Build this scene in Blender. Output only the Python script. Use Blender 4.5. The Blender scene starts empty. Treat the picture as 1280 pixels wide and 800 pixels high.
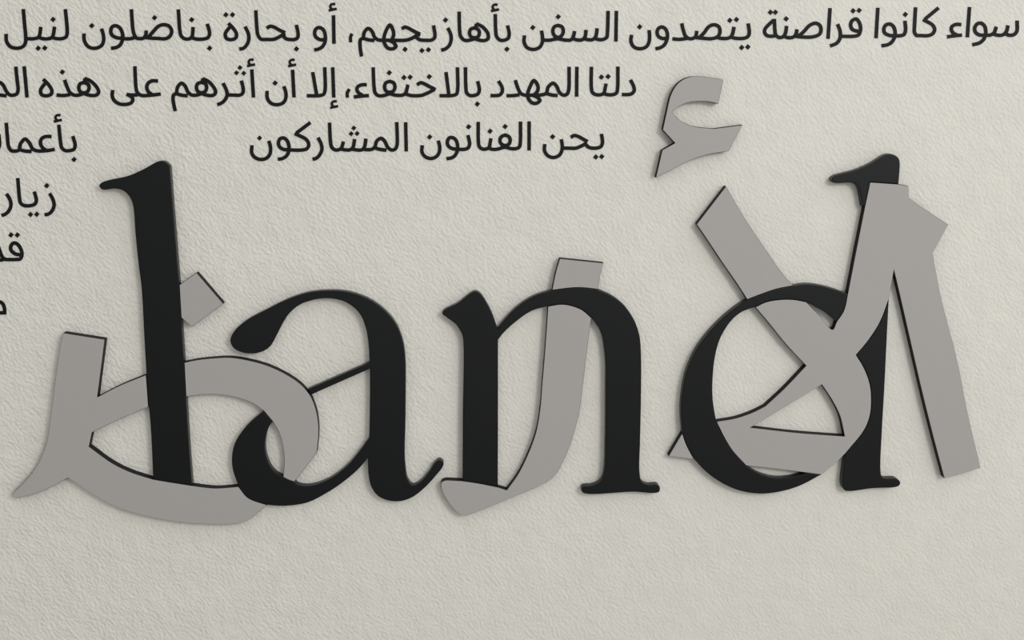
import bpy, math
from mathutils import Vector, Matrix

C = bpy.context.scene.collection
SC = bpy.context.scene

# ------------------------------------------------------------------ camera
F_PX = 1485.0                       # focal length for a 1280 px wide frame
FOOT = (575.0, 88.0)               # where the camera's perpendicular meets the wall
H = 1.5                             # metres from lens to wall
CAM_Z = 1.62
pitch = math.atan((400.0 - FOOT[1]) / F_PX)
yaw = math.atan((640.0 - FOOT[0]) / (F_PX / math.cos(pitch)))
fwd = Vector((math.sin(yaw) * math.cos(pitch), math.cos(yaw) * math.cos(pitch), -math.sin(pitch)))
right = fwd.cross(Vector((0, 0, 1))).normalized()
up = right.cross(fwd).normalized()
CAM = Vector((0.0, -H, CAM_Z))
cd = bpy.data.cameras.new('camera')
cam = bpy.data.objects.new('camera', cd)
C.objects.link(cam)
m = Matrix((right, up, -fwd)).transposed().to_4x4()
m.translation = CAM
cam.matrix_world = m
cd.sensor_width = 36.0
cd.lens = 36.0 * F_PX / 1280.0
cd.clip_start = 0.05
SC.camera = cam

# ------------------------------------------------------------------ light
w = bpy.data.worlds.new('gallery_light')
w.use_nodes = True
bg = w.node_tree.nodes['Background']
bg.inputs[0].default_value = (1.0, 0.99, 0.955, 1)
# a room that is brighter towards the windows (right, slightly above) than behind the viewer's left
wn, wl = w.node_tree.nodes, w.node_tree.links
wt = wn.new('ShaderNodeTexCoord'); wd_ = wn.new('ShaderNodeVectorMath'); wd_.operation = 'DOT_PRODUCT'
wd_.inputs[1].default_value = Vector((0.72, -0.48, 0.50)).normalized()
wl.new(wt.outputs['Generated'], wd_.inputs[0])
wr = wn.new('ShaderNodeMapRange'); wr.interpolation_type = 'SMOOTHSTEP'
wr.inputs['From Min'].default_value = -0.25; wr.inputs['From Max'].default_value = 0.95
wr.inputs['To Min'].default_value = 0.20; wr.inputs['To Max'].default_value = 1.10
wl.new(wd_.outputs['Value'], wr.inputs['Value']); wl.new(wr.outputs[0], bg.inputs[1])
SC.world = w

def area(name, loc, target, size, size_y, energy, color):
    l = bpy.data.lights.new(name, 'AREA')
    l.shape = 'RECTANGLE'; l.size = size; l.size_y = size_y
    l.energy = energy; l.color = color
    o = bpy.data.objects.new(name, l)
    o.location = loc
    o.rotation_euler = (Vector(target) - Vector(loc)).to_track_quat('-Z', 'Y').to_euler()
    C.objects.link(o)
    return o
area('window_daylight', (1.75, -2.75, 2.6), (0.15, 0, 1.45), 0.75, 0.75, 32, (1.0, 0.99, 0.965))
SC.view_settings.view_transform = 'Standard'
SC.view_settings.look = 'None'
SC.view_settings.exposure = 0.0
SC.view_settings.gamma = 1.0
SC.view_settings.use_curve_mapping = False

# ------------------------------------------------------------------ materials
def principled(name, col, rough, spec=0.5):
    mt = bpy.data.materials.new(name); mt.use_nodes = True
    b = mt.node_tree.nodes['Principled BSDF']
    b.inputs['Base Color'].default_value = (*col, 1)
    b.inputs['Roughness'].default_value = rough
    b.inputs['Specular IOR Level'].default_value = spec
    return mt, mt.node_tree.nodes, mt.node_tree.links, b

def add_bump(nodes, links, b, layers, strength, dist):
    """layers: (scale, stretch vector, rotation, weight, detail) of noise summed into one height."""
    tc = nodes.new('ShaderNodeTexCoord'); prev = None
    for sc, st, rot, wt, det in layers:
        mp0 = nodes.new('ShaderNodeMapping'); mp0.inputs['Rotation'].default_value = (0, rot, 0)
        links.new(tc.outputs['Object'], mp0.inputs['Vector'])
        mp = nodes.new('ShaderNodeMapping'); mp.inputs['Scale'].default_value = st
        links.new(mp0.outputs[0], mp.inputs['Vector'])
        nz = nodes.new('ShaderNodeTexNoise'); nz.inputs['Scale'].default_value = sc
        nz.inputs['Detail'].default_value = det
        nz.inputs['Roughness'].default_value = 0.5
        links.new(mp.outputs[0], nz.inputs['Vector'])
        mu = nodes.new('ShaderNodeMath'); mu.operation = 'MULTIPLY'; mu.inputs[1].default_value = wt
        links.new(nz.outputs['Fac'], mu.inputs[0])
        if prev is None: prev = mu
        else:
            ad = nodes.new('ShaderNodeMath'); ad.operation = 'ADD'
            links.new(prev.outputs[0], ad.inputs[0]); links.new(mu.outputs[0], ad.inputs[1]); prev = ad
    bp = nodes.new('ShaderNodeBump'); bp.inputs['Strength'].default_value = strength
    bp.inputs['Distance'].default_value = dist
    links.new(prev.outputs[0], bp.inputs['Height']); links.new(bp.outputs[0], b.inputs['Normal'])
    return tc

WALL, n_, l_, b_ = principled('textured_wall_paint', (0.73, 0.715, 0.655), 0.62, 0.35)
add_bump(n_, l_, b_, [(205, (1.25, 1, 0.8), math.radians(40), 1.0, 1.0), (260, (1, 1, 1), 0, 0.3, 0.0),
                      (60, (1, 1, 1), 0.4, 0.8, 0.0)], 0.62, 0.0031)
# the roller grain is heavier towards the left of the wall and calmer right of the middle
xc = n_.new('ShaderNodeTexCoord'); xs = n_.new('ShaderNodeSeparateXYZ'); l_.new(xc.outputs['Object'], xs.inputs[0])
xr = n_.new('ShaderNodeMapRange'); xr.inputs['From Min'].default_value = -0.55; xr.inputs['From Max'].default_value = 0.35
xr.inputs['To Min'].default_value = 0.52; xr.inputs['To Max'].default_value = 0.30
l_.new(xs.outputs['X'], xr.inputs['Value'])
l_.new(xr.outputs[0], [n for n in n_ if n.bl_idname == 'ShaderNodeBump'][0].inputs['Strength'])
tc = n_.new('ShaderNodeTexCoord'); nz = n_.new('ShaderNodeTexNoise'); nz.inputs['Scale'].default_value = 22
nz.inputs['Detail'].default_value = 3
l_.new(tc.outputs['Object'], nz.inputs['Vector'])
rp = n_.new('ShaderNodeValToRGB')
rp.color_ramp.elements[0].position = 0.35; rp.color_ramp.elements[0].color = (0.705, 0.692, 0.647, 1)
rp.color_ramp.elements[1].position = 0.68; rp.color_ramp.elements[1].color = (0.735, 0.719, 0.673, 1)
l_.new(nz.outputs['Fac'], rp.inputs[0]); l_.new(rp.outputs[0], b_.inputs['Base Color'])

GREY, n_, l_, b_ = principled('grey_satin_sheet', (0.385, 0.373, 0.368), 0.5, 0.35)
add_bump(n_, l_, b_, [(70, (1, 1, 1), 0, 1.0, 1.0), (420, (1, 1, 1), 0, 0.10, 0.0)], 0.25, 0.0010)
CORE, n_, l_, b_ = principled('black_board_edge', (0.008, 0.0075, 0.009), 0.6, 0.15)
BLACK, n_, l_, b_ = principled('black_painted_board', (0.0026, 0.0037, 0.0044), 0.33, 0.27)
add_bump(n_, l_, b_, [(90, (1, 1, 0.25), 0, 1.0, 1.0), (600, (1, 1, 1), 0, 0.10, 0.0)], 0.15, 0.0006)
INK, n_, l_, b_ = principled('black_matt_lettering_film', (0.0062, 0.0066, 0.008), 0.55, 0.18)
add_bump(n_, l_, b_, [(200, (1, 1, 1), 0, 1.0, 1.0)], 0.2, 0.0004)
FLOORM, n_, l_, b_ = principled('grey_floor', (0.36, 0.35, 0.33), 0.5, 0.4)
add_bump(n_, l_, b_, [(30, (1, 1, 1), 0, 1.0, 2.0)], 0.1, 0.002)

# ------------------------------------------------------------------ helpers
def unproject(px, py, depth):
    """A point of the photograph on the plane lying `depth` metres in front of the wall -> (x, z)."""
    d = fwd * F_PX + right * (px - 640.0) + up * (400.0 - py)
    t = (-depth - CAM.y) / d.y
    p = CAM + d * t
    return (p.x, p.z)

def parse(s):
    pts = []
    for tok in s.split():
        corner = tok.endswith('c')
        x, y = tok.rstrip('c').split(',')
        pts.append((float(x), float(y), corner))
    return pts

def crom(pts, n):
    """centripetal Catmull-Rom through open list of (x, y)."""
    if len(pts) < 3: return list(pts)
    P = [Vector(p) for p in pts]
    P = [2 * P[0] - P[1]] + P + [2 * P[-1] - P[-2]]
    out = []
    for i in range(1, len(P) - 2):
        p0, p1, p2, p3 = P[i - 1:i + 3]
        t0 = 0.0; t1 = t0 + max((p1 - p0).length, 1e-6) ** .5
        t2 = t1 + max((p2 - p1).length, 1e-6) ** .5; t3 = t2 + max((p3 - p2).length, 1e-6) ** .5
        for k in range(n):
            t = t1 + (t2 - t1) * k / n
            a1 = p0 * ((t1 - t) / (t1 - t0)) + p1 * ((t - t0) / (t1 - t0))
            a2 = p1 * ((t2 - t) / (t2 - t1)) + p2 * ((t - t1) / (t2 - t1))
            a3 = p2 * ((t3 - t) / (t3 - t2)) + p3 * ((t - t2) / (t3 - t2))
            b1 = a1 * ((t2 - t) / (t2 - t0)) + a2 * ((t - t0) / (t2 - t0))
            b2 = a2 * ((t3 - t) / (t3 - t1)) + a3 * ((t - t1) / (t3 - t1))
            out.append(tuple(b1 * ((t2 - t) / (t2 - t1)) + b2 * ((t - t1) / (t2 - t1))))
    out.append(tuple(P[-2]))
    return out

def path(s, n=6):
    """open path; 'c' points are sharp corners."""
    pts = parse(s); out = []; run = []
    for x, y, c in pts:
        run.append((x, y))
        if c and len(run) > 1:
            out += crom(run, n)[:-1]; run = [(x, y)]
    out += crom(run, n)
    return out

EDGE = {}
def outline(*bits):
    """closed outline out of path strings (all bits start and end sharp) and '@name' / '@-name' shared edges."""
    out = []
    for b in bits:
        if b.startswith('@-'): seg = EDGE[b[2:]][::-1]
        elif b.startswith('@'): seg = EDGE[b[1:]]
        else: seg = path(b)
        for p in seg:
            if not out or (abs(p[0] - out[-1][0]) + abs(p[1] - out[-1][1])) > 0.15: out.append(p)
    if abs(out[0][0] - out[-1][0]) + abs(out[0][1] - out[-1][1]) < 0.15: out.pop()
    return out

T = 0.012                           # thickness of the raised letters
def plate(name, loops, y0, y1, bevel, mat, parent, shrink=0.0001):
    """solid cut-out between y0 and y1 in front of the wall; loops given as world (x, z) lists."""
    cu = bpy.data.curves.new(name, 'CURVE'); cu.dimensions = '2D'; cu.fill_mode = 'BOTH'
    cu.extrude = (y1 - y0) / 2 - bevel
    cu.bevel_depth = bevel; cu.bevel_resolution = 2
    cu.offset = -bevel - shrink
    ox, oz = parent_origin(parent)
    for lp in loops:
        sp = cu.splines.new('POLY'); sp.points.add(len(lp) - 1)
        for p, (x, z) in zip(sp.points, lp): p.co = (x - ox, z - oz, 0, 1)
        sp.use_cyclic_u = True
    tmp = bpy.data.objects.new(name, cu); C.objects.link(tmp)
    dg = bpy.context.evaluated_depsgraph_get()
    me = bpy.data.meshes.new_from_object(tmp.evaluated_get(dg))
    bpy.data.objects.remove(tmp); bpy.data.curves.remove(cu)
    ym = (y0 + y1) / 2
    for v in me.vertices:
        x, z, d = v.co
        v.co = (x, -(ym + d), z)
    me.materials.clear(); me.materials.append(mat); me.name = name
    for p in me.polygons: p.use_smooth = False
    o = bpy.data.objects.new(name, me); C.objects.link(o); o.parent = parent
    return o

def parent_origin(p):
    while p.parent: p = p.parent
    return p.location.x, p.location.z

def thing(name, label, cat, loc, group=None):
    o = bpy.data.objects.new(name, None); C.objects.link(o)
    o.empty_display_size = 0.05
    o.location = loc; o['label'] = label; o['category'] = cat
    if group: o['group'] = group
    return o

def raised_letter(name, label, cat, pieces, grey, group):
    world = [[[unproject(x, y, T) for x, y in lp] for lp in loops] for loops in pieces]
    allp = [p for loops in world for lp in loops for p in lp]
    cx = (min(p[0] for p in allp) + max(p[0] for p in allp)) / 2
    cz = (min(p[1] for p in allp) + max(p[1] for p in allp)) / 2
    t = thing(name, label, cat, (cx, 0, cz), group)
    for loops in world:
        if grey:
            core = plate('board_core', loops, 0.0002, T - 0.0006, 0.0, CORE, t)
            core['label'] = 'black cut edge of the board'
            face = plate('face_sheet', loops, T - 0.0006, T, 0.0, GREY, core, 0.0005)
            face['label'] = 'smooth grey front sheet'
        else:
            plate('letter_board', loops, 0.0002, T, 0.0011, BLACK, t, 0.00025)
    return t

# ------------------------------------------------------------------ setting
def box(name, lo, hi, mat):
    me = bpy.data.meshes.new(name)
    v = [(x, y, z) for x in (lo[0], hi[0]) for y in (lo[1], hi[1]) for z in (lo[2], hi[2])]
    f = [(0, 1, 3, 2), (4, 6, 7, 5), (0, 4, 5, 1), (2, 3, 7, 6), (0, 2, 6, 4), (1, 5, 7, 3)]
    me.from_pydata(v, [], f); me.materials.append(mat)
    o = bpy.data.objects.new(name, me); C.objects.link(o); o['kind'] = 'structure'
    return o
box('wall_back', (-3.5, 0.0, 0.0), (3.5, 0.12, 3.2), WALL)
box('floor', (-3.5, -4.0, -0.1), (3.5, 0.12, 0.0), FLOORM)

# ------------------------------------------------------------------ raised letters: shared cut lines
EDGE['l_right_dot'] = path('224.2,356.2 226.6,397')
EDGE['l_right_arc'] = path('230.3,453.2 232.6,496')
EDGE['l_left_arm'] = path('182.6,468.6 185.4,508.6')
EDGE['l_foot'] = path('191,599.3 215,603.3 240.2,607.2')
EDGE['a_bowl_gray'] = path('298,608.4 310,622.5 334,631.5')
EDGE['a_arc_in'] = path('330,513.8 341,526.8')
EDGE['a_arc_end'] = path('353.9,596.2 361,599.8 368,602.2')
EDGE['n_arch_top'] = path('690.2,362.6 715,359.6 730,359.6 747.6,361.6')
EDGE['n_arch_in'] = path('685,383 700,380.6 712.5,381.8 727.5,387.5 739.2,397.3')
EDGE['n_foot'] = path('578,601.3 600,604.6 622.6,609.2')
EDGE['ring_arm_out'] = path('993,356.6 970,361.3 952.5,367.2 934,374.3')
EDGE['ring_tip'] = path('852.8,541.5 858,556 867.5,574.2')
EDGE['ring_arm_in'] = path('944.3,384 957.5,377.8 975,374.7 992.5,374.7 1008,377.6')
EDGE['ring_base_in'] = path('895.6,527 905,546 915,562.5 932.6,582')
EDGE['ring_base_low'] = path('1009,591 1018,592.2 1027.2,593.4')
EDGE['ring_lam'] = path('1059.8,367 1055,388 1045.8,402.5')
EDGE['stem_lam'] = path('1087.6,227.8 1081.2,258')
EDGE['stem_top'] = path('1087.6,227.8 1123.7,230.3')
EDGE['sliver'] = path('1111.5,372.5 1100,402.5 1085,426 1070.2,443.6c 1080,460 1087.3,480 1089.2,500 1087.3,520 1080,538 1062.5,560 1056.6,567')

# ------------------------------------------------------------------ black Latin letters
LATIN = 'raised black Latin letters'
letter_l = outline('182.6,468.6 180,424 176.4,360 172.6,330 168.8,292 166,258 162.5,247.8 155,239.4 145,236.2 127.5,237.2 123.6,232.8 126.8,228 160,219.6 180,210.8 198.5,201.2 206.5,202 212.2,207c 218,280 224.2,356.2',
                   '@l_right_dot', '226.6,397 228.4,425 230.3,453.2', '@l_right_arc', '232.6,496 236,550 240.2,607.2', '@-l_foot',
                   '191,599.3 188.8,550 186.3,515 185.4,508.6', '@-l_left_arm')
raised_letter('latin_letter', 'tall raised black letter l at the left, cutting through the grey Arabic loop', 'letter', [[letter_l]], False, LATIN)

# the crossbar meets the grey loop on the loop's outer edge
letter_a = outline('384.6,486.6 461.5,453.2c 460.8,435 457.5,412.5 451,395 441,383.8 427.5,376.3 410,373.3 392.5,375 375,381.2 362.5,391.2 353.8,403.8 346,418.8 337.5,433.5 326,440.5 307.5,442 292.5,436 287.4,426 292.7,413.8 307.5,400.6 332.5,387 360,373.6 385,365.6 410,363 435,364.8 459.5,373 479,386 494,403 502.7,422.5 506.6,445 507.2,490 506.6,540 506,556 506.6,580 509.7,599 516,606.6 525,602.6 535,591.6 544.5,577.4 549.5,574.8 554.5,578 554,583 545,595 530,611 515,622.3 500,627 485,626 472.5,620.5 463.8,608.8 460.2,592.5 459.6,573.2c 448.8,586 430,602.3 410,615.8 385,628.4 360,632.6 345,632.6 334,631.5',
                   '@-a_bowl_gray', '298,608.4 290.8,588 289.6,570 293.9,552.5 305,536 317.5,523.3 330,513.8', '@a_arc_in',
                   '341,526.8 335,536.5 331.6,552.5 332.4,567.5 338,582.8 345.5,591.6 353.9,596.2', '@a_arc_end',
                   '368,602.2 372,605.6 382,607.4 396,605.4 415.5,596.4 436,580 453,559 461.3,547c 462,505 462.2,461.4c 389.2,493.6c 384.6,486.6')
raised_letter('latin_letter', 'raised black letter a with a slanted hairline meeting the grey loop', 'letter', [[letter_a]], False, LATIN)

letter_n = outline('578,601.3 578.2,530 578.8,425 577,417.5 570,406.2 558.8,397.5 552.6,392 555,387.6 572.5,378.6 587.5,366.8 593.7,364 599.6,366 608.4,378 615.8,393 621.8,410.6c 632.5,397.2 647.5,382.4 667.5,369.8 690.2,362.6', '@n_arch_top',
                   '747.6,361.6 764.5,369.2 779.5,380.6 792,398 799.4,417.8 801.6,440 801.6,500 800.4,555 799.8,590 802.4,601.6 810,605.8 822,605.8 825.2,609.6 823.6,615.6 790,615.2 730,617 726.4,612.5 728.2,608.2 740,606.8 750,602 754.6,591 756.4,555 757,480 757,460 755.8,440 750.8,415 739.2,397.3', '@-n_arch_in',
                   '685,383 665,388.8 645,402.4 630,416 622.8,425c 622.8,520 622.6,609.2', '@-n_foot')
raised_letter('latin_letter', 'raised black letter n with a grey stroke passing under its arch', 'letter', [[letter_n]], False, LATIN)

d_ring = outline('1059.8,367 1045,361.6 1025,356.2 1008,354.6 993,356.6', '@ring_arm_out', '934,374.3 918,385 900,400.5 883,419 868.5,440 857,467.5 852,495 850.8,515 852.8,541.5', '@ring_tip',
                 '867.5,574.2 882.5,590 902.5,604.2 925,613.8 950,617.5 975,615 1000,607.6 1027.2,593.4', '@-ring_base_low', '1009,591 990,596.2 970,597.4 952.5,593 940,587 932.6,582', '@-ring_base_in',
                 '895.6,527 891.4,500 891,480 893.9,447.5 901,422.5 914.6,401 928,390 944.3,384', '@ring_arm_in', '1008,377.6 1027.5,388.4 1038,395.4 1045.8,402.5', '@-ring_lam')
d_top = outline('1087.6,227.8 1123.7,230.3', '1123.7,230.3 1125,201 1122.3,196 1115,192.2 1107.5,193 1090,203.4 1070,212 1044.5,219 1040.4,222 1039.4,225.6 1042.5,228.8 1066,228.8 1071,231.5 1074,237 1076.4,248 1078.2,258c 1081.2,258', '@-stem_lam')
d_foot = outline('@sliver', '1056.6,567 1052.6,607 1055.6,613 1061,614.4 1090,610.8 1123.4,608 1125.8,603 1121,598.4 1108,598 1103,596 1101.2,588 1102.6,545 1106,485 1108.8,427.5 1111.5,372.5')
raised_letter('latin_letter', 'raised black letter d at the right, its stem largely hidden by grey strokes', 'letter', [[d_ring], [d_top], [d_foot]], False, LATIN)

# ------------------------------------------------------------------ grey Arabic letters
ARABIC = 'raised grey Arabic letters'
dad_left = outline('79,416.2 131,424.4c 121.8,496.2c 150,481.8 182.6,468.6', '@l_left_arm', '185.4,508.6 150,523.8 115,540.6c 111.3,558.4c 140,579 162.5,590 191,599.3', '@l_foot', '240.2,607.2 255,609.2 270,610.4 298,608.4', '@a_bowl_gray',
                   '334,631.5 306,652.4 285,655.4 260,655.3 232,653.5 195,647.8 150,635.8 115,617.4 85,597.2c 65,608.6 40,618.4 16.4,621.8 14.4,618.8 25,607.5 40,591 51,572.5 58.8,550 62.6,525 65.2,505 71,460 75,433 79,416.2')
dad_arc = outline('230.3,453.2 245,450.2 262,448.2 287.5,447 310,450.4 335,457.4 360,469.4 376,480.6 384.6,490 389.2,497 395,512.5 398,530 398,547 396,566c 382.5,584 368,602.2', '@-a_arc_end',
                  '353.9,596.2 355.4,575 353.6,557.5 348.6,540 341,526.8', '@-a_arc_in', '330,513.8 316,504 297,497.2 280,493.9 262,493 245,494.2 232.6,496', '@-l_right_arc')
raised_letter('arabic_letter', 'large raised grey Arabic loop letter at the far left, behind and over the black l', 'letter', [[dad_left], [dad_arc]], True, ARABIC)
dot = outline('224.2,356.2 245.6,340.8c 279.2,379.8c 240,408.8c 226.6,397', '@-l_right_dot')
raised_letter('arabic_letter_dot', 'small raised grey diamond dot against the right side of the black l', 'letter dot', [[dot]], True, ARABIC)
ra_top = outline('690.2,362.6 694.8,340 699.8,323.2c 754.5,328.8c 751,341 747.6,361.6', '@-n_arch_top')
ra_main = outline('@n_arch_in', '739.2,397.3 733.8,437.5 728,487 723.7,517.5 715,550 705,575 692.5,596 675,607.5 647.5,619 615,632.6 590,642.3 579,644.6 573,642 562.5,630.8 554.4,617.5 551.2,607.5 552,602.8 556.5,600.6 566,600.6 578,601.3', '@n_foot',
                  '622.6,609.2 633.4,612.6c 647.5,592.8 660,567.6 670,540 675.2,510 677.8,478 681,440 683.2,410 685,383')
raised_letter('arabic_letter', 'raised grey Arabic hooked stroke woven through the black n', 'letter', [[ra_top], [ra_main]], True, ARABIC)
la_arm = outline('870.8,280.4 907.6,232.6c 915,246 932.5,275 952.5,305 975,337.5 988.7,353.7 993,356.6', '@ring_arm_out', '934,374.3 920,352.8 902.5,327.6 885,301.2 870.8,280.4')
la_tip = outline('@ring_tip', '867.5,574.2 835.6,570.4c 852.8,541.5')
la_main = outline('@ring_arm_in', '1008,377.6 1025,395 1040.7,412 1045.8,402.5', '@-ring_lam', '1059.8,367 1069.9,315 1081.2,258', '@-stem_lam', '@stem_top', '1123.7,230.3 1135.6,232.4c 1136.4,247.6c 1160,264 1185.6,280.8c 1175,300 1166,316.4c 1176,370 1196,447.5 1210,517.5 1225.8,585c 1204,591.8 1180.4,598c 1165,540 1152.6,490 1141,440 1125,370 1117.5,338.5c 1113,363 1111.5,372.5', '@sliver',
                  '1056.6,567 1045,578.5 1027.2,593.4', '@-ring_base_low', '1009,591 970,586 932.6,582', '@-ring_base_in', '895.6,527 920,522.8 940,516 956.4,508c 980,486.2 1007.6,457.2c 982.4,430.2 960,402.6 944.3,384')
la_hole = outline('1027.4,480.8 1040,500 1050,520 1055.8,545.4c 995,540.8 938.6,534.4c 985,506.6 1027.4,480.8')
raised_letter('arabic_letter', 'largest raised grey Arabic letter, crossing strokes and a long leg over the black d', 'letter', [[la_arm], [la_tip], [la_main, la_hole]], True, ARABIC)
hamza = outline('819.8,222.2 827.8,187.6c 843.6,178.8c 828.4,162.4c 832.7,142.5 839,117.5 847.7,104 860,96.6 875,95.4 892.5,97.4 904.3,99.8c 898,130c 888,127.4 875,126.6 860,128.2 847.5,134 840.2,140c 850,150 865,157.4 892.5,160.8c 928.5,156c 911,189c 887.5,192.6 862.5,200.6 837.5,213.6 819.8,222.2')
raised_letter('arabic_letter', 'raised grey Arabic hamza mark alone at the upper right, above the crossing strokes', 'letter', [[hamza]], True, ARABIC)

# ------------------------------------------------------------------ printed text
U = 8.0                             # text was measured in eighths of a pixel
FILM0, FILM1 = 0.0002, 0.0008
def ribbon(pts, wd):
    """2-D ribbon (list of left and right points) round a polyline."""
    P = [Vector(p) for p in pts]
    Q = [P[0]]
    for p in P[1:]:
        if (p - Q[-1]).length > 0.4: Q.append(p)
    P = Q; L = []; R = []
    closed = (P[0] - P[-1]).length < 3.0 and len(P) > 6
    if closed: P[-1] = P[0].copy()
    n = len(P)
    for i in range(n):
        a = (P[i] - P[i - 1]).normalized() if i > 0 else ((P[0] - P[-2]).normalized() if closed else (P[1] - P[0]).normalized())
        b = (P[i + 1] - P[i]).normalized() if i < n - 1 else ((P[1] - P[0]).normalized() if closed else a)
        t = (a + b)
        t = t.normalized() if t.length > 1e-4 else a
        nr = Vector((-t.y, t.x))
        k = 1.0 / max(0.45, nr.dot(Vector((-a.y, a.x))))
        L.append(P[i] + nr * wd / 2 * k); R.append(P[i] - nr * wd / 2 * k)
    return L, R, closed

def film(name, shapes, parent):
    """shapes: list of quad strips or polygons in photo pixels -> one thin solid mesh."""
    vs = []; fs = []
    ox, oz = parent_origin(parent)
    def add(px, py, d):
        x, z = unproject(px, py, FILM1)
        vs.append((x - ox, -d, z - oz)); return len(vs) - 1
    for k_, sh in enumerate(shapes):
        top = FILM1 + k_ * 0.00003      # overlapping strokes of film lie one on the other
        if sh[0] == 'strip':
            _, L, R, closed = sh
            idx = [(add(l.x, l.y, top + j * 3e-7), add(r.x, r.y, top + j * 3e-7), add(l.x, l.y, FILM0), add(r.x, r.y, FILM0)) for j, (l, r) in enumerate(zip(L, R))]
            for a, b in zip(idx, idx[1:]):
                fs += [(a[0], a[1], b[1], b[0]), (a[2], b[2], b[3], a[3]), (a[0], b[0], b[2], a[2]), (a[1], a[3], b[3], b[1])]
            if not closed:
                a = idx[0]; b = idx[-1]
                fs += [(a[0], a[2], a[3], a[1]), (b[0], b[1], b[3], b[2])]
        else:
            pts = sh[1]; k = len(pts)
            f = [add(x, y, FILM1) for x, y in pts]; g = [add(x, y, FILM0) for x, y in pts]
            fs.append(tuple(f)); fs.append(tuple(g[::-1]))
            for i in range(k):
                j = (i + 1) % k; fs.append((f[i], g[i], g[j], f[j]))
    me = bpy.data.meshes.new(name); me.from_pydata(vs, [], fs); me.materials.append(INK)
    o = bpy.data.objects.new(name, me); C.objects.link(o); o.parent = parent
    return o

def word(label, ox, oy, strokes, dots=(), hamzas=(), commas=(), dot_r=28, group=None):
    S = [[((x + ox) / U, (y + oy) / U) for x, y in path(s, 7)] for s in strokes]
    # strokes that touch form one connected letter group
    par = list(range(len(S)))
    def find(i):
        while par[i] != i: i = par[i]
        return i
    for i in range(len(S)):
        for j in range(i):
            if any((a[0] - b[0]) ** 2 + (a[1] - b[1]) ** 2 < 9.5 for a in S[i] for b in S[j]): par[find(i)] = find(j)
    xs = [p[0] for s in S for p in s]; ys = [p[1] for s in S for p in s]
    x, z = unproject((min(xs) + max(xs)) / 2, (min(ys) + max(ys)) / 2, 0)
    t = thing('arabic_word', label, 'printed word', (x, 0, z), group)
    groups = {}
    for i in range(len(S)): groups.setdefault(find(i), []).append(i)
    for ids in groups.values():
        film('joined_letters', [('strip',) + ribbon(S[i], 36.0 / U) for i in ids], t)
    for (x, y) in dots:
        cx, cy = (x + ox) / U, (y + oy) / U; r = dot_r / U
        film('dot', [('poly', [(cx - r, cy + .12 * r), (cx - .08 * r, cy - r), (cx + r, cy - .12 * r), (cx + .08 * r, cy + r)])], t)
    for (x, y) in hamzas:
        q = lambda s: [((a + x + ox) / U, (b + y + oy) / U) for a, b in path(s, 6)]
        film('hamza', [('strip',) + ribbon(q('26,-31 8,-35 -12,-30 -24,-14 -20,4 -4,18 8,22'), 25.0 / U), ('strip',) + ribbon(q('-40,31 0,22 40,13'), 26.0 / U)], t)
    for s in commas:
        film('comma', [('strip',) + ribbon([((a + ox) / U, (b + oy) / U) for a, b in path(s, 6)], 33.0 / U)], t)
    return t

TOP, MID, LOW = 'printed words of the top line', 'printed words of the second line', 'printed words of the third line'
# --- top line
word('printed word سواء at the right end of the top text line', 8960, 0,
     ['655,246 600,244 560,268 556,300 580,335 610,348', '512,368 590,357 662,350', '737,70 715,373',
      '893,352 830,347 795,318 790,275 818,236 855,232 888,262 900,325 880,390 838,428 765,448',
      '890,350 945,350 982,328 1005,267', '980,340 1020,352 1070,348 1104,318 1122,253', '1098,338 1135,352 1180,346 1210,312 1213,205'], group=TOP)
word('printed word كانوا second from the right in the top text line', 7680, 0,
     ['1100,77 1082,382', '1280,358 1220,354 1170,330 1160,290 1180,250 1220,240 1256,265 1273,320 1266,375 1238,422 1200,446 1137,458',
      '1265,358 1320,357 1360,346 1377,305 1371,207',
      '1477,72 1466,280 1466,320 1486,352 1530,355 1605,355 1650,335 1668,293 1645,248 1568,203c 1578,185c 1708,78'],
     [(1375, 144)], group=TOP)
word('printed word قراصنة with three dotted letters, third from right in the top line', 7680, 0,
     ['65,188 70,300 78,348 112,374 150,368 174,335 188,258', '62,198 10,245 -28,290 -32,325 -8,355 40,362 80,355',
      '165,362 200,376 250,372 278,348 293,292', '275,362 350,370 450,368 515,342 532,300 520,255 480,232 420,252 350,325 295,368',
      '622,80 602,388', '697,240 722,310 722,380 690,430 622,460',
      '720,362 860,362 905,350 926,305 920,240 885,190 842,208 828,255 848,295 920,316'],
     [(25, 122), (75, 122), (183, 188), (853, 108), (913, 104)], group=TOP)
word('printed word يتصدون in the top line, above the left of the grey hamza', 6400, 0,
     ['92,300 97,360 90,425 60,470 0,487 -60,468 -90,410 -82,347', '278,380 225,384 185,362 172,322 188,282 225,270 260,295 276,350 268,405 243,450 205,476 155,488',
      '418,232 437,310 458,362 495,386 535,382 560,360 569,308', '325,388 400,393 470,384',
      '560,375 640,383 720,386 780,365 801,315 788,266 742,247 690,266 640,330 585,385', '770,372 810,383 880,382 912,365 928,335 942,268', '910,370 955,382 1040,382 1080,365 1094,330 1083,233'],
     [(-2, 268), (900, 203), (966, 195), (1018, 475), (1080, 469)], group=TOP)
word('printed word السفن in the top line with one tall joined lam beside a tall alef', 5120, 0,
     ['295,305 306,370 302,430 275,474 215,494 152,475 122,420 126,353', '300,398 370,402 460,388 540,401 590,398 613,368 627,310', '462,253 500,268 514,310 500,352 462,374 424,352 409,310 424,268 462,253',
      '608,385 650,398 700,398 730,370 742,298', '720,385 760,396 808,395 838,365 853,282', '830,382 865,395 915,393 948,372 955,335 962,108', '1045,108 1040,415'],
     [(209, 275), (463, 167)], group=TOP)
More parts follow.
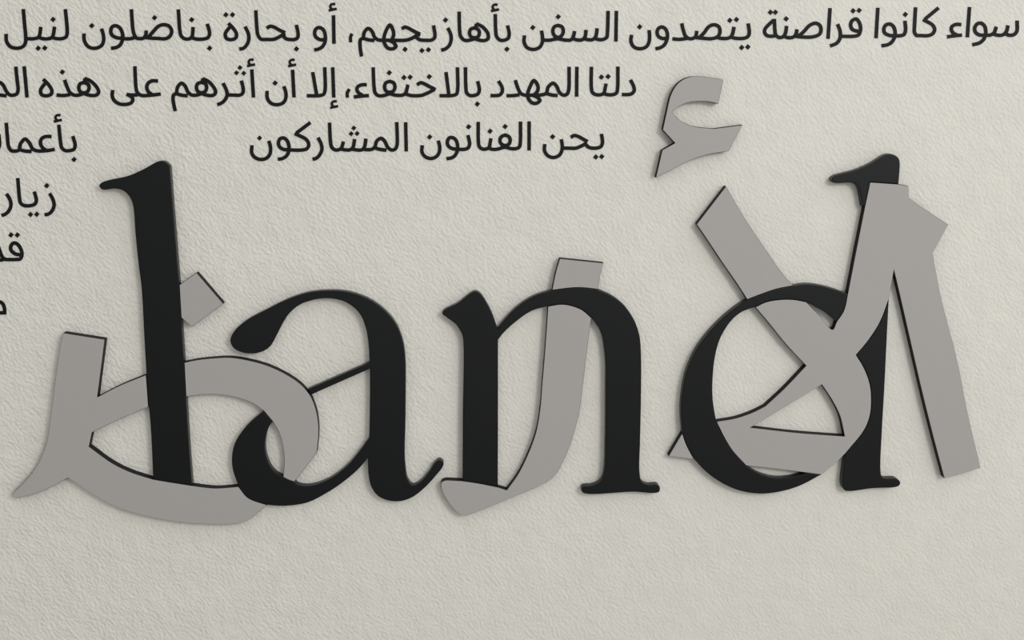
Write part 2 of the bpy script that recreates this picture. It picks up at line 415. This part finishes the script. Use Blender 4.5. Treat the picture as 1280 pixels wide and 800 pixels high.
word('printed word بأهازيجهم followed by a comma, longest in the top line', 2560, 0,
     ['1078,380 1046,396 1040,430 1044,490 1056,565', '1073,380 1084,322 1122,284 1158,308 1188,372 1225,399 1300,401', '1075,382 1120,397 1185,405',
      '1355,402 1376,355 1374,310 1340,250 1302,305 1280,385 1288,440 1320,480 1365,488 1400,465 1375,425 1330,402', '1240,401 1360,402 1500,401 1560,382 1622,345', '1458,288 1492,271 1530,284 1580,312 1628,335c 1624,362',
      '1600,370 1640,397 1700,402 1755,400 1786,378 1790,340 1775,253', '1918,278 1947,340 1952,400 1932,455 1892,490 1852,502',
      '2032,115 2037,300 2047,362 2085,401 2140,401 2190,385', '2185,278 2222,295 2235,330 2222,365 2185,378 2150,365 2136,330 2148,292 2185,278', '2201,236 2266,268 2318,332 2322,384 2290,404 2230,400 2175,380', '2205,238 2201,268',
      '2393,140 2398,300 2406,362 2440,400 2490,400 2524,380 2533,335 2516,253'],
     [(1491, 493), (1660, 505), (1725, 497), (1896, 200), (2510, 491)], [(2391, 80)], ['960,336 946,370 947,423'], group=TOP)
word('printed short word أو with a hamza on its alef, top line', 2560, 0,
     ['775,152 780,438', '698,397 640,395 598,368 586,328 602,287 637,275 675,300 694,360 690,420 665,465 630,488 582,500'], [], [(767, 74)], group=TOP)
word('printed word بحارة in the top line ending in a two dotted round letter', 1280, 0,
     ['1003,232 1052,282 1085,340 1076,380 1030,396 985,384 972,345 985,312 1028,262', '1170,265 1202,330 1208,390 1190,445 1152,483 1112,490',
      '1278,102 1290,290 1300,350 1330,390 1390,394 1460,392 1510,370 1572,333', '1387,282 1420,263 1460,270 1510,298 1572,328', '1545,350 1580,386 1625,395 1665,394 1695,378 1702,340 1683,248'],
     [(979, 147), (1045, 147), (1685, 489)], group=TOP)
word('printed word بناضلون second from the left in the top text line', 0, 0,
     ['1014,285 1033,350 1035,410 1012,458 945,483 882,465 845,410 838,335', '1222,382 1165,376 1120,350 1107,308 1124,266 1163,258 1202,283 1226,345 1222,405 1200,450 1165,473 1110,483',
      '1215,386 1310,386 1350,372', '1313,92 1330,300 1342,345 1365,380 1405,386 1435,380 1455,355 1463,305', '1440,372 1500,380 1580,384 1655,386 1698,362 1717,312 1694,264 1640,246 1585,262 1530,318 1480,375',
      '1783,93 1799,310 1812,358 1845,386 1895,387 1920,365 1931,270', '1912,372 1955,389 2040,389 2080,375 2096,335 2072,237'],
     [(917, 257), (1545, 177), (1917, 197), (2096, 482)], group=TOP)
word('printed word لنيل at the left end of the top text line', 0, 0,
     ['232,90 245,240 257,385 252,432 228,466 165,482 102,465 65,412 60,338', '262,386 345,386 382,374 397,345 407,268', '388,372 425,386 490,386 520,372 533,345 545,267', '525,374 560,385 620,385 658,370 671,335 653,90'],
     [(530, 194), (381, 482), (447, 480)], group=TOP)
# --- second line
O2 = 480
word('printed word دلتا at the right end of the second text line', 5120, O2,
     ['795,187 795,400 807,446 842,466 892,466 920,450 930,415 941,355', '915,455 955,466 1010,466 1045,450 1056,410 1060,185', '1185,317 1218,385 1222,428 1195,458 1150,466 1100,465'],
     [(895, 290), (962, 285)], group=MID)
word('printed word المهدد second from the right in the second text line', 5120, O2,
     ['-135,328 -100,390 -97,435 -120,468 -165,476 -215,475', '-55,477 20,475 75,468', '33,320 58,395 88,452 130,471 220,470 300,468 345,450 362,392 410,352 446,380 475,442 515,471 550,462 567,425 572,187', '345,455 400,470 458,475',
      '225,468 258,425 260,380 220,325 182,385 158,460 168,512 205,549 245,552 280,525 258,495 205,470', '650,187 647,487'], group=MID)
word('printed word بالاختفاء followed by a comma in the second text line', 3840, O2,
     ['-172,367 -220,368 -262,388 -270,422 -245,455 -215,470', '-302,490 -220,480 -150,475', '-108,192 -98,400 -88,446 -58,475 0,475 58,458 110,470 180,472 213,455 227,420 240,365', '58,333 96,348 110,388 96,428 58,442 20,428 6,388 20,348 58,333',
      '220,460 265,474 370,474 425,455 500,418', '330,368 368,347 405,358 445,380 502,408c 496,424', '735,192 737,420 725,460 690,474 555,477', '620,240 650,470', '815,192 820,400 828,448 860,474 902,474 940,458 954,420 938,330'],
     [(53, 247), (200, 295), (262, 291), (453, 286), (934, 560)], [], ['-345,410 -367,450 -365,496'], group=MID)
word('printed word إلا with a hamza hanging under its alef, second text line', 2560, O2, ['688,192 691,420 678,460 640,475 508,477', '567,240 607,470', '767,192 778,495'], [], [(782, 567)], group=MID)
word('printed word أن of two separate letters, second text line', 2560, O2, ['278,382 297,440 298,500 273,546 210,567 148,550 113,500 111,428', '366,217 380,495'], [(191, 350)], [(361, 152)], group=MID)
word('printed word أثرهم carrying a cluster of three dots, second text line', 1280, O2,
     ['488,456 457,468 450,500 457,560 473,632', '485,455 497,390 535,352 570,378 602,443 640,470 690,470 740,455', '485,456 530,470 597,478',
      '735,342 773,357 786,393 773,432 735,447 698,432 684,393 698,356 735,342', '745,305 806,336 860,396 876,443 855,471 815,475 765,465 725,448', '750,304 745,336',
      '950,350 985,425 990,475 962,528 925,555 892,566', '985,468 1060,471 1120,470 1148,450 1151,400 1133,325', '1238,213 1255,495'],
     [(1120, 196), (1085, 248), (1158, 252)], [(1231, 150)], dot_r=26, group=MID)
word('printed word على with an undotted bowl tail, second text line', 1280, O2,
     ['-153,420 -158,480 -135,528 -80,560 -10,562 35,545 48,515 35,488 -15,462', '-15,464 40,470 100,468', '68,182 80,395 92,442 130,472 200,474 327,460', '300,330 245,328 203,350 187,393 205,438 245,468'], group=MID)
word('printed word هذه between two gaps, second from left in the second line', 0, O2,
     ['430,312 482,362 518,425 512,460 465,478 415,465 405,425 420,392 460,345', '565,470 640,475 700,465', '645,318 668,382 698,443 740,470 790,470 840,452',
      '838,345 876,359 891,395 876,434 838,449 801,434 787,395 801,358 838,345', '845,302 908,332 968,392 986,440 968,468 928,475 878,468 828,450', '851,303 846,335'],
     [(623, 240)], group=MID)
word('printed word الم cropped by the left edge, second text line', 0, O2, ['241,182 270,495', '157,185 172,330 180,415 168,458 128,472 92,465 62,430 30,370 0,345 -40,340 -80,370 -90,430', '65,478 0,470 -50,458 -90,440'], group=MID)
# --- third line
O3 = 1040
word('printed word يحن at the right end of the third text line', 4960, O3,
     ['653,352 664,420 658,470 632,513 575,535 518,515 486,465 489,400', '660,440 740,442 800,441 850,422 912,388', '748,333 785,315 825,325 870,350 918,376', '890,395 925,430 965,441 1010,440 1050,425 1066,385 1055,298'],
     [(567, 327), (999, 530), (1058, 526)], group=LOW)
word('printed word الفنانون in the middle of the third text line', 3680, O3,
     ['703,365 718,430 710,490 680,528 630,545 572,526 540,478 543,412', '895,450 845,446 805,420 794,378 812,340 850,337 882,365 897,420 893,470 870,515 838,537 785,548', '890,452 960,453 1000,440 1017,400 1000,310',
      '1103,178 1105,380 1115,428 1147,450 1188,448 1213,430 1221,395 1230,343', '1205,440 1240,452 1290,452 1372,432 1430,446 1480,446 1513,430 1523,395 1526,175', '1372,310 1410,327 1423,362 1410,400 1372,415 1335,400 1320,362 1335,327 1372,310', '1612,173 1612,465'],
     [(617, 330), (1007, 228), (1221, 272), (1372, 225)], group=LOW)
word('printed word المشاركون at the left of the third line, above the black a', 2400, O3,
     ['288,368 305,430 300,498 270,538 215,555 152,536 118,490 120,412', '490,456 440,455 398,430 384,388 402,347 438,340 472,368 490,425 488,472 468,515 430,543 378,553', '490,460 620,460 668,447 688,408 665,357 563,302c 572,284c 705,185',
      '780,335 812,400 819,455 797,508 762,543 725,553', '895,185 907,390 918,432 950,458 985,458 1013,442 1025,412 1035,375', '1008,450 1050,458 1098,458 1128,437 1147,350', '1118,450 1160,458 1218,458 1244,432 1260,345',
      '1230,450 1275,457 1325,450 1350,425 1367,372 1410,343 1446,370 1480,435 1518,460 1552,450 1570,415 1568,180', '1352,440 1410,455 1465,462', '1657,182 1663,475'],
     [(196, 340), (1138, 240), (1112, 297), (1171, 295)], dot_r=26, group=LOW)
word('printed word بأعما cropped by the left edge, third text line', 0, O3,
     ['-12,300 -8,420 -30,470', '62,187 75,350 85,425 110,465 150,471 188,460 205,398 250,350 290,385 328,450 370,468 450,468 547,454', '205,460 250,470 315,475', '515,326 460,325 418,345 403,385 420,430 460,463', '587,207 605,380 617,436 652,465 702,465 740,450 751,410 727,320'],
     [(740, 555)], [(578, 145)], group=LOW)
# --- shorter lines at the left edge
word('printed word زيار on the fourth line, just left of the black l serif', 0, 1640,
     ['65,297 100,360 109,412 90,465 55,500 15,516', '177,140 193,330 205,388 240,415 310,415 348,400 363,365 342,275', '495,293 530,358 540,415 520,468 485,500 445,508'], [(305, 505), (367, 503), (467, 217)])
word('printed word قد with two dots, on the fifth line at the left edge', 0, 2440,
     ['216,110 150,98 112,65 106,32 122,-2 150,-10 182,10 212,60 218,115 200,150 165,155 50,155', '-15,30 8,100 30,140 60,155', '-60,162 0,162 45,152'], [(109, -90), (173, -90)])
word('printed letter fragment on the lowest text line, cropped by the left edge', 0, 2440, ['-60,600 -30,580 0,580 28,600 44,645 46,688c 0,689 -60,685'])
